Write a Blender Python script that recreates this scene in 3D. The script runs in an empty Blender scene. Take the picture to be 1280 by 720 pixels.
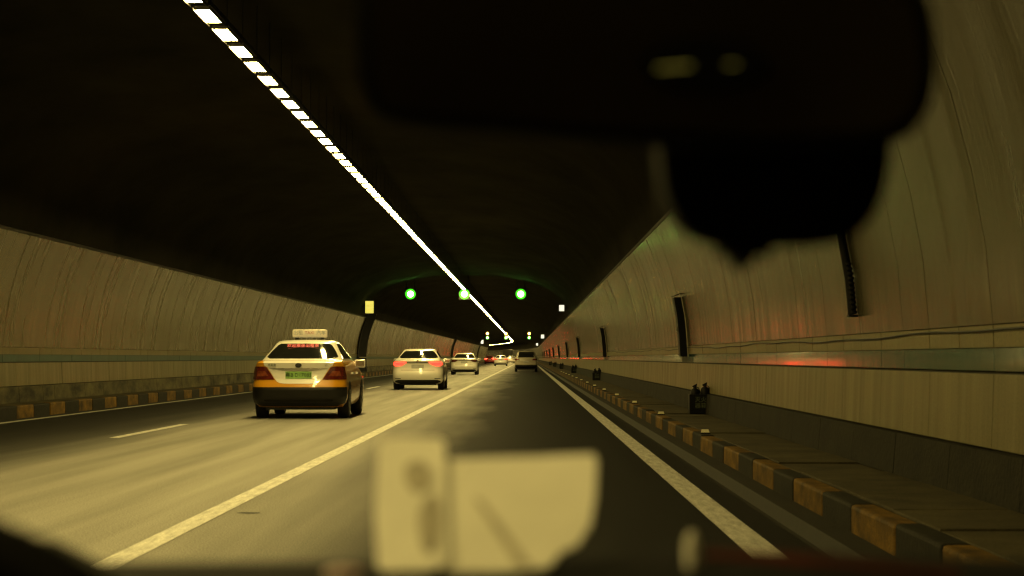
import bpy, bmesh, math, random
import numpy as np
from mathutils import Vector, Matrix

random.seed(7)
rng = np.random.RandomState(7)
sc = bpy.context.scene
C = sc.collection

# ------------------------------------------------------------------ camera
F = 2500.0                      # focal length in pixels of the 1280 px wide photograph
CAMZ = 1.15
VPX, VPY = 660.0, 447.0
cam_d = bpy.data.cameras.new('Camera')
cam = bpy.data.objects.new('Camera', cam_d)
C.objects.link(cam)
sc.camera = cam
cam_d.sensor_width = 36.0
cam_d.lens = F / 1280.0 * 36.0
cam_d.clip_start = 0.05
cam_d.clip_end = 3000
cam.location = (0, 0, CAMZ)
cam.rotation_euler = (math.radians(90) + math.atan((VPY - 360) / F), 0, math.atan((VPX - 640) / F))
cam_d.dof.use_dof = True
cam_d.dof.focus_distance = 75.0
cam_d.dof.aperture_fstop = 6.3
CAM_M = Matrix.Translation(cam.location) @ cam.rotation_euler.to_matrix().to_4x4()

# ------------------------------------------------------------------ world (night, seen only past the tunnel mouth)
w = bpy.data.worlds.new('World')
sc.world = w
w.use_nodes = True
wn = w.node_tree
bg = wn.nodes['Background']
sky = wn.nodes.new('ShaderNodeTexSky')
sky.sky_type = 'NISHITA'
sky.sun_disc = False
sky.sun_elevation = math.radians(1.0)
sky.sun_rotation = math.radians(200)
wn.links.new(sky.outputs[0], bg.inputs[0])
bg.inputs[1].default_value = 0.001

sc.view_settings.view_transform = 'Standard'
sc.view_settings.look = 'None'
sc.view_settings.exposure = 0.0
sc.view_settings.gamma = 1.0
sc.cycles.use_denoising = True
sc.cycles.max_bounces = 6
sc.cycles.diffuse_bounces = 3
sc.cycles.glossy_bounces = 3
sc.cycles.use_light_tree = True
sc.cycles.use_adaptive_sampling = False
sc.cycles.sample_clamp_indirect = 4.0
sc.cycles.filter_width = 1.3
sc.cycles.caustics_reflective = False
sc.cycles.caustics_refractive = False

LAMP = 150.0
LAMP_COL = (1.0, 0.750, 0.225)

# ------------------------------------------------------------------ materials
MATS = {}


def mat(name, col, rough=0.5, metal=0.0, spec=0.5, var=0.0, var_scale=(8, 8, 8), bump=0.0, bump_scale=(30, 30, 30),
        coat=0.0, emit=None, estr=0.0, trans=0.0, rough_var=0.0, speckle=0.0):
    if name in MATS:
        return MATS[name]
    m = bpy.data.materials.new(name)
    m.use_nodes = True
    nt = m.node_tree
    b = nt.nodes['Principled BSDF']
    b.inputs['Base Color'].default_value = (*col, 1)
    b.inputs['Roughness'].default_value = rough
    b.inputs['Metallic'].default_value = metal
    b.inputs['Specular IOR Level'].default_value = spec
    b.inputs['Coat Weight'].default_value = coat
    b.inputs['Coat Roughness'].default_value = 0.06
    if emit:
        b.inputs['Emission Color'].default_value = (*emit, 1)
        b.inputs['Emission Strength'].default_value = estr
    geo = nt.nodes.new('ShaderNodeNewGeometry')

    def noise(scale, detail=4.0):
        mp = nt.nodes.new('ShaderNodeMapping')
        mp.inputs['Scale'].default_value = scale
        nt.links.new(geo.outputs['Position'], mp.inputs['Vector'])
        n = nt.nodes.new('ShaderNodeTexNoise')
        n.inputs['Scale'].default_value = 1.0
        n.inputs['Detail'].default_value = detail
        n.inputs['Roughness'].default_value = 0.6
        nt.links.new(mp.outputs[0], n.inputs['Vector'])
        return n
    if var > 0:
        n = noise(var_scale)
        r = nt.nodes.new('ShaderNodeValToRGB')
        r.color_ramp.elements[0].position = 0.3
        r.color_ramp.elements[1].position = 0.7
        r.color_ramp.elements[0].color = (*[c * (1 - var) for c in col], 1)
        r.color_ramp.elements[1].color = (*[min(1, c * (1 + var * 0.6)) for c in col], 1)
        nt.links.new(n.outputs['Fac'], r.inputs[0])
        if speckle > 0:
            sp = noise((70, 70, 70), 5.0)
            sm_ = nt.nodes.new('ShaderNodeMapRange')
            sm_.inputs['From Min'].default_value = 0.3
            sm_.inputs['From Max'].default_value = 0.7
            sm_.inputs['To Min'].default_value = 1 - speckle
            sm_.inputs['To Max'].default_value = 1 + speckle
            nt.links.new(sp.outputs['Fac'], sm_.inputs[0])
            vs_ = nt.nodes.new('ShaderNodeVectorMath')
            vs_.operation = 'SCALE'
            nt.links.new(r.outputs[0], vs_.inputs[0])
            nt.links.new(sm_.outputs[0], vs_.inputs['Scale'])
            nt.links.new(vs_.outputs[0], b.inputs['Base Color'])
        else:
            nt.links.new(r.outputs[0], b.inputs['Base Color'])
        if rough_var > 0:
            mr = nt.nodes.new('ShaderNodeMapRange')
            mr.inputs['From Min'].default_value = 0.3
            mr.inputs['From Max'].default_value = 0.7
            mr.inputs['To Min'].default_value = rough + rough_var
            mr.inputs['To Max'].default_value = max(0.03, rough - rough_var)
            nt.links.new(n.outputs['Fac'], mr.inputs[0])
            nt.links.new(mr.outputs[0], b.inputs['Roughness'])
    if bump > 0:
        n2 = noise(bump_scale, 3.0)
        bp = nt.nodes.new('ShaderNodeBump')
        bp.inputs['Strength'].default_value = bump
        bp.inputs['Distance'].default_value = 0.02
        nt.links.new(n2.outputs['Fac'], bp.inputs['Height'])
        nt.links.new(bp.outputs[0], b.inputs['Normal'])
    if trans > 0:
        b.inputs['Subsurface Weight'].default_value = 0.0
        tl = nt.nodes.new('ShaderNodeBsdfTranslucent')
        tl.inputs[0].default_value = (*col, 1)
        mx = nt.nodes.new('ShaderNodeMixShader')
        mx.inputs[0].default_value = trans
        nt.links.new(b.outputs[0], mx.inputs[1])
        nt.links.new(tl.outputs[0], mx.inputs[2])
        nt.links.new(mx.outputs[0], nt.nodes['Material Output'].inputs[0])
    MATS[name] = m
    return m


def asphalt_material():
    m = bpy.data.materials.new('asphalt')
    m.use_nodes = True
    nt = m.node_tree
    b = nt.nodes['Principled BSDF']
    geo = nt.nodes.new('ShaderNodeNewGeometry')
    sep = nt.nodes.new('ShaderNodeSeparateXYZ')
    nt.links.new(geo.outputs['Position'], sep.inputs[0])

    def noise(scale, detail):
        mp = nt.nodes.new('ShaderNodeMapping')
        mp.inputs['Scale'].default_value = scale
        nt.links.new(geo.outputs['Position'], mp.inputs['Vector'])
        n = nt.nodes.new('ShaderNodeTexNoise')
        n.inputs['Scale'].default_value = 1.0
        n.inputs['Detail'].default_value = detail
        nt.links.new(mp.outputs[0], n.inputs['Vector'])
        return n

    def math_node(op, a, bb):
        k = nt.nodes.new('ShaderNodeMath')
        k.operation = op
        for i, v in enumerate((a, bb)):
            if isinstance(v, (int, float)):
                k.inputs[i].default_value = v
            else:
                nt.links.new(v, k.inputs[i])
        return k.outputs[0]
    big = noise((0.8, 0.10, 1), 3)
    wob = math_node('MULTIPLY', math_node('SUBTRACT', big.outputs['Fac'], 0.5), 1.6)
    xx = math_node('ADD', sep.outputs['X'], wob)
    # middle lane paler than its neighbours: polished wear plus lamp sheen put into colour
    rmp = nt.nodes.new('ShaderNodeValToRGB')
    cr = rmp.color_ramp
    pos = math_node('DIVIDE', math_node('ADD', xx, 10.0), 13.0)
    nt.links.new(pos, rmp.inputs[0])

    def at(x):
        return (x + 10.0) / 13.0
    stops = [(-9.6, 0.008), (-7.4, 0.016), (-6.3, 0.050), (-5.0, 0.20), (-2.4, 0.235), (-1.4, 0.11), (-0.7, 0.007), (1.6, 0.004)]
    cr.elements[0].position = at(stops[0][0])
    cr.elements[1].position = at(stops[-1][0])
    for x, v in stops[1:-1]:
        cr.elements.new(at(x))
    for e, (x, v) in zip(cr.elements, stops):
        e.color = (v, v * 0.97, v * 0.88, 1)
    fine = noise((95, 40, 1), 6)
    patch = noise((2.4, 0.07, 1), 5)
    mul = nt.nodes.new('ShaderNodeMapRange')
    mul.inputs['From Min'].default_value = 0.25
    mul.inputs['From Max'].default_value = 0.75
    mul.inputs['To Min'].default_value = 0.45
    mul.inputs['To Max'].default_value = 1.6
    nt.links.new(fine.outputs['Fac'], mul.inputs[0])
    mul2 = nt.nodes.new('ShaderNodeMapRange')
    mul2.inputs['From Min'].default_value = 0.3
    mul2.inputs['From Max'].default_value = 0.7
    mul2.inputs['To Min'].default_value = 0.72
    mul2.inputs['To Max'].default_value = 1.22
    nt.links.new(patch.outputs['Fac'], mul2.inputs[0])
    k = math_node('MULTIPLY', mul.outputs[0], mul2.outputs[0])
    vm = nt.nodes.new('ShaderNodeVectorMath')
    vm.operation = 'SCALE'
    nt.links.new(rmp.outputs[0], vm.inputs[0])
    nt.links.new(k, vm.inputs['Scale'])
    nt.links.new(vm.outputs[0], b.inputs['Base Color'])
    b.inputs['Roughness'].default_value = 0.66
    b.inputs['Specular IOR Level'].default_value = 0.06
    bp = nt.nodes.new('ShaderNodeBump')
    bp.inputs['Strength'].default_value = 0.35
    bp.inputs['Distance'].default_value = 0.01
    gr = noise((45, 45, 45), 3)
    nt.links.new(gr.outputs['Fac'], bp.inputs['Height'])
    nt.links.new(bp.outputs[0], b.inputs['Normal'])
    return m


ASPHALT = asphalt_material()
M_LINE = mat('road_paint', (0.46, 0.45, 0.41), 0.6, speckle=0.45, var=0.42, var_scale=(20, 2.2, 9), bump=0.2, bump_scale=(60, 60, 60))
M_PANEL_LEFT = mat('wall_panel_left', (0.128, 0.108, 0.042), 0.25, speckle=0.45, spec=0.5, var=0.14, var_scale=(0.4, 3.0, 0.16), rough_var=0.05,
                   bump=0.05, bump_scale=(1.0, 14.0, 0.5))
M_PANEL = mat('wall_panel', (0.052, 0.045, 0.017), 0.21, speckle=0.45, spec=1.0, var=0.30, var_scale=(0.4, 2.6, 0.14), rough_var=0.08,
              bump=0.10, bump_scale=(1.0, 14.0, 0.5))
M_PANEL_L = mat('wall_panel_lower', (0.150, 0.130, 0.055), 0.34, speckle=0.45, spec=0.45, var=0.22, var_scale=(0.4, 4.0, 0.4), rough_var=0.06,
                bump=0.09, bump_scale=(1.0, 12.0, 0.7))
M_BAND = mat('wall_band', (0.150, 0.126, 0.046), 0.35, speckle=0.45, spec=0.55, var=0.18, var_scale=(0.5, 1.6, 0.6), bump=0.2, bump_scale=(1, 6, 1))
M_TEAL_L = mat('teal_stripe_dull', (0.03, 0.075, 0.065), 0.45, spec=0.4, var=0.25, var_scale=(0.5, 1.4, 2), bump=0.1, bump_scale=(1, 5, 1.2))
M_TEAL = mat('teal_stripe', (0.016, 0.085, 0.090), 0.13, spec=0.6, coat=0.3, var=0.25, var_scale=(0.5, 1.4, 2), bump=0.22,
             bump_scale=(1, 2.4, 1.2))
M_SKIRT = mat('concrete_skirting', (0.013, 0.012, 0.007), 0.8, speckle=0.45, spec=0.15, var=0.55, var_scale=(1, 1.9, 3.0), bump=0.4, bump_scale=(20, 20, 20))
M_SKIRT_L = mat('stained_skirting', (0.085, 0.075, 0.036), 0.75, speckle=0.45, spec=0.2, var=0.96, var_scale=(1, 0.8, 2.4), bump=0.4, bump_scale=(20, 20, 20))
M_JOINT = mat('dark_joint', (0.03, 0.027, 0.018), 0.8, var=0.3)
M_CEIL = mat('black_ceiling', (0.030, 0.027, 0.017), 0.9, spec=0.05, var=0.5, var_scale=(0.6, 0.25, 0.6))
M_WALK = mat('walkway_concrete', (0.052, 0.044, 0.022), 0.8, speckle=0.45, spec=0.2, var=0.5, var_scale=(2.2, 1.5, 2), bump=0.5, bump_scale=(25, 25, 25))
M_YEL = mat('kerb_yellow', (0.115, 0.064, 0.008), 0.7, speckle=0.45, spec=0.15, var=0.75, var_scale=(5, 2.6, 5), bump=0.4, bump_scale=(25, 25, 25))
M_BLK = mat('kerb_black', (0.010, 0.0095, 0.006), 0.75, speckle=0.45, spec=0.15, var=0.5, var_scale=(5, 2.6, 5), bump=0.4, bump_scale=(25, 25, 25))
M_GUT = mat('gutter_concrete', (0.010, 0.009, 0.005), 0.85, speckle=0.45, spec=0.2, var=0.45, var_scale=(3, 0.7, 3), bump=0.4, bump_scale=(25, 25, 25))
M_SLOT = mat('drain_slot', (0.012, 0.012, 0.010), 0.8, var=0.4)
M_LAMP = mat('lamp_diffuser', (0.8, 0.8, 0.8), 0.5, emit=LAMP_COL, estr=LAMP)
M_LAMP_SIDE = mat('lamp_diffuser_edge', (0.6, 0.6, 0.55), 0.5, var=0.1)
M_METAL = mat('dark_metal', (0.03, 0.03, 0.028), 0.5, metal=0.3, var=0.3)
M_GREYMETAL = mat('grey_metal', (0.25, 0.24, 0.21), 0.4, metal=0.6, var=0.3)
M_TRIM = mat('pale_trim', (0.45, 0.41, 0.30), 0.4, var=0.3)
M_BOX = mat('black_cabinet_paint', (0.005, 0.005, 0.004), 0.55, spec=0.2, var=0.4, var_scale=(8, 8, 3))
M_DARKDOOR = mat('dark_shutter', (0.004, 0.004, 0.0035), 0.85, spec=0.05, var=0.4, var_scale=(3, 3, 3))
M_TYRE = mat('tyre_rubber', (0.012, 0.012, 0.012), 0.8, var=0.2)
M_RIM = mat('wheel_rim', (0.30, 0.29, 0.27), 0.35, metal=0.8, var=0.2)
M_GLASS = mat('car_glass', (0.010, 0.011, 0.010), 0.05, spec=0.9, coat=0.5, var=0.2)
M_CHROME = mat('chrome', (0.55, 0.53, 0.50), 0.15, metal=1.0, var=0.1)
M_BTRIM = mat('black_trim', (0.008, 0.0075, 0.006), 0.45, spec=0.35, var=0.25)
M_WHITECAR = mat('white_car_paint', (0.76, 0.74, 0.68), 0.3, coat=0.8, var=0.06, var_scale=(2, 2, 2))
M_SILVER = mat('silver_car_paint', (0.42, 0.38, 0.30), 0.3, metal=0.2, coat=0.8, var=0.1, var_scale=(2, 2, 2))
M_REDCAR = mat('red_car_paint', (0.25, 0.02, 0.015), 0.3, coat=0.8, var=0.1, var_scale=(2, 2, 2))
M_YELCAR = mat('taxi_yellow_paint', (0.62, 0.28, 0.012), 0.3, coat=0.8, var=0.06, var_scale=(2, 2, 2))
M_TAILLIT = mat('lit_tail_light', (0.4, 0.02, 0.02), 0.25, emit=(1.0, 0.020, 0.010), estr=9.0)
M_TAILLIT2 = mat('dim_tail_light', (0.4, 0.02, 0.02), 0.25, emit=(1.0, 0.06, 0.03), estr=1.2)
M_TAILRED = mat('bright_brake_light', (0.4, 0.02, 0.02), 0.25, emit=(1.0, 0.025, 0.012), estr=30.0)
M_TAIL = mat('unlit_tail_light', (0.10, 0.012, 0.008), 0.12, coat=0.8, var=0.4, var_scale=(10, 10, 10))
M_TAIL_IN = mat('tail_light_inner', (0.22, 0.05, 0.02), 0.15, coat=0.8, var=0.5, var_scale=(14, 14, 14))
M_PLATEG = mat('green_plate', (0.22, 0.42, 0.10), 0.45, var=0.25, var_scale=(12, 12, 12))
M_PLATEB = mat('pale_plate', (0.42, 0.42, 0.40), 0.45, var=0.2)
M_PLATETXT = mat('plate_letters', (0.02, 0.05, 0.015), 0.5)
M_SIGNBODY = mat('roof_sign_shell', (0.62, 0.55, 0.38), 0.4, var=0.08, emit=(1.0, 0.82, 0.45), estr=0.12)
M_SIGNRED = mat('sign_red_letters', (0.45, 0.10, 0.06), 0.5)
M_SIGNGREY = mat('sign_grey_letters', (0.25, 0.26, 0.22), 0.5)
M_LEDRED = mat('led_red', (0.3, 0.02, 0.02), 0.5, emit=(1.0, 0.16, 0.08), estr=0.8)
M_GREEN = mat('signal_green', (0.1, 0.6, 0.1), 0.4, emit=(0.30, 1.0, 0.14), estr=26.0)
M_GREEN_HALO = mat('signal_green_halo', (0.05, 0.4, 0.05), 0.4, emit=(0.08, 1.0, 0.02), estr=1.0)
M_AMBER_HALO = mat('signal_amber_halo', (0.4, 0.2, 0.05), 0.4, emit=(1.0, 0.42, 0.03), estr=1.5)
M_AMBER = mat('signal_amber', (0.6, 0.4, 0.1), 0.4, emit=(1.0, 0.55, 0.10), estr=45.0)
M_EXIT_Y = mat('lit_yellow_sign', (0.7, 0.6, 0.2), 0.4, emit=(1.0, 0.84, 0.13), estr=0.95)
M_EXIT_W = mat('lit_white_sign', (0.7, 0.7, 0.6), 0.4, emit=(1.0, 0.95, 0.72), estr=1.1)
M_EXITTXT = mat('sign_dim_letters', (0.25, 0.2, 0.05), 0.5, emit=(1.0, 0.7, 0.15), estr=0.35)
M_REFLECT = mat('reflector_lens', (0.75, 0.70, 0.50), 0.25, var=0.15)
M_CABLE = mat('cable_black', (0.012, 0.012, 0.010), 0.6, var=0.2)
M_DASH = mat('dashboard_plastic', (0.0022, 0.0020, 0.0018), 0.8, spec=0.1, var=0.2, bump=0.1, bump_scale=(300, 300, 300))
M_MIRROR = mat('mirror_glass', (0.12, 0.09, 0.045), 0.15, metal=0.9, var=0.1)
M_GLINT = mat('mirror_glint', (0.3, 0.25, 0.1), 0.4, emit=(0.9, 0.75, 0.12), estr=0.22)
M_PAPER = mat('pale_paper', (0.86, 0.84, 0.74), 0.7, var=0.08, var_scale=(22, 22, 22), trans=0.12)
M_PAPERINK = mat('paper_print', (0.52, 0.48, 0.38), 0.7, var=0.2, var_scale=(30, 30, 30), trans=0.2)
M_REDTRIM = mat('dark_red_trim', (0.07, 0.012, 0.006), 0.5, var=0.5, var_scale=(20, 20, 20))
M_LETTER = mat('box_letters', (0.10, 0.12, 0.07), 0.6)


M_LAMP.cycles.emission_sampling = 'FRONT'
for _m in (M_TAILLIT, M_TAILLIT2, M_LEDRED, M_SIGNBODY, M_EXITTXT, M_GLINT, M_EXIT_Y, M_EXIT_W, M_AMBER, M_AMBER_HALO):
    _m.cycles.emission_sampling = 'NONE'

# ------------------------------------------------------------------ helpers
def link(o, parent=None):
    C.objects.link(o)
    if parent is not None:
        o.parent = parent
    return o


def mesh_obj(name, verts, faces, m, parent=None, smooth=False, mats=None, idx=None, sharp=None):
    me = bpy.data.meshes.new(name)
    me.from_pydata([tuple(v) for v in verts], [], [tuple(f) for f in faces])
    for mm in (mats or [m]):
        me.materials.append(mm)
    bm = bmesh.new()
    bm.from_mesh(me)
    bmesh.ops.recalc_face_normals(bm, faces=bm.faces)
    bm.to_mesh(me)
    bm.free()
    if idx is not None:
        for p, i in zip(me.polygons, idx):
            p.material_index = i
    if smooth:
        for p in me.polygons:
            p.use_smooth = True
        if sharp is not None:
            me.set_sharp_from_angle(angle=math.radians(sharp))
    return link(bpy.data.objects.new(name, me), parent)


def empty(name, loc=(0, 0, 0), rz=0.0):
    o = bpy.data.objects.new(name, None)
    o.location = loc
    o.rotation_euler = (0, 0, rz)
    o.empty_display_size = 0.2
    return link(o)


def tag(o, label=None, cat=None, group=None, kind=None):
    if label:
        o['label'] = label
    if cat:
        o['category'] = cat
    if group:
        o['group'] = group
    if kind:
        o['kind'] = kind
    return o


def copy_tree(o, parent=None):
    c = o.copy()
    C.objects.link(c)
    c.parent = parent
    for ch in list(o.children):
        copy_tree(ch, c)
    return c


class MB:
    def __init__(self):
        self.v = []
        self.f = []
        self.i = []

    def add(self, verts, faces, mi=0):
        n = len(self.v)
        self.v += [tuple(p) for p in verts]
        self.f += [tuple(a + n for a in f) for f in faces]
        self.i += [mi] * len(faces)
        return self

    def box(self, x0, x1, y0, y1, z0, z1, mi=0, ch=0.0):
        if ch <= 0:
            vs = [(x, y, z) for z in (z0, z1) for y in (y0, y1) for x in (x0, x1)]
            fs = [(0, 1, 3, 2), (4, 6, 7, 5), (0, 4, 5, 1), (2, 3, 7, 6), (0, 2, 6, 4), (1, 5, 7, 3)]
            return self.add(vs, fs, mi)
        bm = bmesh.new()
        bmesh.ops.create_cube(bm, size=1.0)
        for v in bm.verts:
            v.co = Vector(((x0 + x1) / 2 + v.co.x * (x1 - x0), (y0 + y1) / 2 + v.co.y * (y1 - y0), (z0 + z1) / 2 + v.co.z * (z1 - z0)))
        bmesh.ops.bevel(bm, geom=list(bm.edges), offset=ch, segments=2, affect='EDGES', profile=0.6)
        bm.verts.index_update()
        vs = [v.co.copy() for v in bm.verts]
        fs = [[v.index for v in f.verts] for f in bm.faces]
        bm.free()
        return self.add(vs, fs, mi)

    def tube(self, pts, r, n=8, mi=0):
        pts = [Vector(p) for p in pts]
        rs = r if isinstance(r, (list, tuple)) else [r] * len(pts)
        vs = []
        for k, p in enumerate(pts):
            d = (pts[min(k + 1, len(pts) - 1)] - pts[max(k - 1, 0)]).normalized()
            a = d.cross(Vector((0, 0, 1)))
            if a.length < 1e-3:
                a = d.cross(Vector((0, 1, 0)))
            a.normalize()
            b = d.cross(a).normalized()
            for j in range(n):
                t = 2 * math.pi * j / n
                vs.append(p + (a * math.cos(t) + b * math.sin(t)) * rs[k])
        fs = []
        for k in range(len(pts) - 1):
            for j in range(n):
                fs.append((k * n + j, k * n + (j + 1) % n, (k + 1) * n + (j + 1) % n, (k + 1) * n + j))
        fs.append(tuple(range(n)))
        fs.append(tuple((len(pts) - 1) * n + j for j in range(n)))
        return self.add(vs, fs, mi)

    def lathe(self, prof, centre, axis='z', n=24, mi=0):
        vs = []
        for (r, h) in prof:
            for j in range(n):
                t = 2 * math.pi * j / n
                a, b = r * math.cos(t), r * math.sin(t)
                p = {'z': (a, b, h), 'x': (h, a, b), 'y': (a, h, b)}[axis]
                vs.append((p[0] + centre[0], p[1] + centre[1], p[2] + centre[2]))
        fs = []
        for k in range(len(prof) - 1):
            for j in range(n):
                fs.append((k * n + j, k * n + (j + 1) % n, (k + 1) * n + (j + 1) % n, (k + 1) * n + j))
        fs.append(tuple(range(n)))
        fs.append(tuple((len(prof) - 1) * n + j for j in range(n)))
        return self.add(vs, fs, mi)

    def build(self, name, m, parent=None, smooth=False, mats=None, sharp=40):
        return mesh_obj(name, self.v, self.f, m, parent, smooth, mats, self.i, sharp)


def text_mesh(body, size, m, name, parent, loc, rot, extrude=0.002):
    cu = bpy.data.curves.new('t', 'FONT')
    cu.body = body
    cu.size = size
    cu.align_x = 'CENTER'
    cu.align_y = 'CENTER'
    cu.extrude = extrude
    cu.resolution_u = 2
    to = bpy.data.objects.new('t', cu)
    C.objects.link(to)
    bpy.context.view_layer.update()
    dg = bpy.context.evaluated_depsgraph_get()
    me = bpy.data.meshes.new_from_object(to.evaluated_get(dg))
    bpy.data.objects.remove(to)
    me.materials.clear()
    me.materials.append(m)
    o = bpy.data.objects.new(name, me)
    o.location = loc
    o.rotation_euler = rot
    return link(o, parent)


# ------------------------------------------------------------------ tunnel alignment: straight, then a left-hand curve
S0, RAD, S_END, S_START = 500.0, 1750.0, 900.0, -14.0


def frame(s):
    if s <= S0:
        return 0.0, s, 0.0
    th = (s - S0) / RAD
    return -RAD * (1 - math.cos(th)), S0 + RAD * math.sin(th), th


def P(s, x, z):
    cx, cy, th = frame(s)
    return (cx + x * math.cos(th), cy + x * math.sin(th), z)


STATIONS = [S_START] + [float(s) for s in range(0, 501, 50)] + [S0 + 12.5 * k for k in range(1, 33)]


def sweep(name, prof, m, s0=S_START, s1=S_END, parent=None, smooth=False, closed=False, mats=None, seg=None):
    ss = [s0] + [s for s in STATIONS if s0 + 0.5 < s < s1 - 0.5] + [s1]
    n = len(prof)
    vs = [P(s, x, z) for s in ss for (x, z) in prof]
    fs, ii = [], []
    for k in range(len(ss) - 1):
        for j in range(n if closed else n - 1):
            fs.append((k * n + j, k * n + (j + 1) % n, (k + 1) * n + (j + 1) % n, (k + 1) * n + j))
            ii.append(seg[j] if seg else 0)
    if closed:
        fs.append(tuple(range(n)))
        fs.append(tuple((len(ss) - 1) * n + j for j in range(n)))
        ii += [0, 0]
    return mesh_obj(name, vs, fs, m, parent, smooth, mats, ii, 30)


MID = -3.9                                     # tunnel axis


def mir(prof):
    return [(2 * MID - x, z) for x, z in prof]


ARCH = [(3.05, 0.20), (3.08, 0.54), (3.10, 1.05), (3.10, 1.21), (3.095, 1.37), (3.05, 1.9), (2.96, 2.4), (2.83, 2.9), (2.67, 3.35), (2.53, 3.68)]
CROWN = [(2.53, 3.68), (2.36, 4.25), (2.0, 4.85), (1.25, 5.45), (-0.1, 5.95), (-1.8, 6.20), (-3.9, 6.30)]


def arch_x(z):
    return float(np.interp(z, [p[1] for p in ARCH + CROWN[1:]], [p[0] for p in ARCH + CROWN[1:]]))


# road ---------------------------------------------------------------------------------------------------------------
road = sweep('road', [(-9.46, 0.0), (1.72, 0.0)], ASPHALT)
tag(road, 'dark asphalt carriageway with a middle lane coloured paler for wear and lamp sheen', kind='structure')
ground = mesh_obj('ground', [(-400, -60, -0.6), (400, -60, -0.6), (400, 1500, -0.6), (-400, 1500, -0.6)], [(0, 1, 2, 3)], M_JOINT)
tag(ground, kind='structure')


def line(name, x, wdt, s0, s1):
    return sweep(name, [(x - wdt / 2, 0.004), (x + wdt / 2, 0.004)], M_LINE, s0, s1, road)


line('edge_line', 1.39, 0.21, S_START, 800)
line('edge_line', -9.22, 0.15, S_START, 800)
line('lane_line', -2.33, 0.17, S_START, 800)
for k in range(-1, 40):
    s0 = 28.6 + 15.0 * k
    line('lane_dash', -5.92, 0.15, s0, s0 + 5.9)

mesh_obj('road_patch', [(-2.16, 14.80, 0.003), (-2.06, 14.76, 0.003), (-1.97, 14.79, 0.003), (-2.0, 14.88, 0.003), (-2.12, 14.9, 0.003)], [(0, 1, 2, 3, 4)], M_SLOT, road)

# gutters with a recessed drain slot ------------------------------------------------------------------------------------
for side, f in (('right', lambda p: p), ('left', mir)):
    if side == 'right':
        pr = [(1.72, 0.0), (1.725, -0.002), (1.76, -0.002), (1.78, -0.10), (1.90, -0.10), (1.92, 0.012), (2.12, 0.018)]
        sg = [0, 0, 1, 1, 1, 0]
    else:
        pr = [(-9.46, 0.0), (-9.5, -0.002), (-9.62, 0.01)]
        sg = [0, 0]
    g = sweep('gutter_' + side, pr, M_GUT, mats=[M_GUT, M_SLOT], seg=sg)
    tag(g, kind='structure')

# walkway cores, kerbs, slabs --------------------------------------------------------------------------------------------
KR, KL = 2.10, -9.56
wr = sweep('walkway_right', [(KR + 0.16, -0.05), (KR + 0.16, 0.178), (3.12, 0.178), (3.12, -0.05)], M_WALK)
wl = sweep('walkway_left', [(KL - 0.16, -0.05), (KL - 0.16, 0.198), (-10.95, 0.198), (-10.95, -0.05)], M_WALK)
tag(wr, kind='structure')
tag(wl, kind='structure')
# slabs on the right walkway (near ones single)
SL = 1.42
slab = MB().box(KR + 0.168, 3.045, 0.006, SL - 0.006, 0.180, 0.203, ch=0.006)
slab0 = None
for k in range(0, 30):
    s = 8.2 + SL * k
    if slab0 is None:
        o = slab0 = slab.build('paving_slab', M_WALK, wr)
    else:
        o = slab0.copy()
        link(o, wr)
    o.location = (random.uniform(-0.004, 0.004), s, random.uniform(-0.005, 0.004))
    o.rotation_euler = (random.uniform(-0.002, 0.002), random.uniform(-0.004, 0.004), 0)
sm = sweep('far_paving', [(KR + 0.168, 0.182), (KR + 0.168, 0.203), (3.045, 0.203), (3.045, 0.182)], M_WALK, 8.2 + SL * 30, S_END, wr)
tag(sm, kind='stuff')


def kerb_run(name, x0, x1, top, period, frac, first, s_near, parent):
    ch = 0.025
    lo, hi = min(x0, x1), max(x0, x1)

    def blk(length, m):
        return MB().box(lo, hi, 0.008, length - 0.008, -0.05, top, ch=ch).build('kerb_block', m, parent)
    a = blk(period * frac, M_YEL)
    b = blk(period * (1 - frac), M_BLK)
    s = first
    k = 0
    while s < s_near:
        oy = a if k == 0 else link(a.copy(), parent)
        ob = b if k == 0 else link(b.copy(), parent)
        oy.location = (random.uniform(-.006, .006), s, random.uniform(-.008, .004))
        ob.location = (random.uniform(-.006, .006), s + period * frac, random.uniform(-.008, .004))
        s += period
        k += 1
    mb = MB()
    s_near = s
    while s < 800:
        for (q0, q1, mi) in ((s, s + period * frac, 0), (s + period * frac, s + period, 1)):
            pr = [(lo, -0.05), (lo, top), (hi, top), (hi, -0.05)]
            vs = [P(q, x, z) for q in (q0 + 0.01, q1 - 0.01) for x, z in pr]
            mb.add(vs, [(0, 1, 5, 4), (1, 2, 6, 5), (2, 3, 7, 6), (0, 1, 2, 3), (4, 5, 6, 7)], mi)
        s += period
    o = mb.build('far_kerb_blocks', M_YEL, parent, mats=[M_YEL, M_BLK])
    tag(o, kind='stuff')


kr = sweep('kerb_right', [(KR + 0.02, -0.06), (KR + 0.02, 0.17), (KR + 0.15, 0.17), (KR + 0.15, -0.06)], M_JOINT)
kl = sweep('kerb_left', [(KL - 0.02, -0.06), (KL - 0.02, 0.19), (KL - 0.15, 0.19), (KL - 0.15, -0.06)], M_JOINT)
tag(kr, kind='structure')
tag(kl, kind='structure')
kerb_run('kerb_right', KR, KR + 0.165, 0.205, 2.84, 0.55, 8.65, 75, kr)
kerb_run('kerb_left', KL, KL - 0.165, 0.25, 2.6, 0.5, 32.2, 100, kl)

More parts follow.
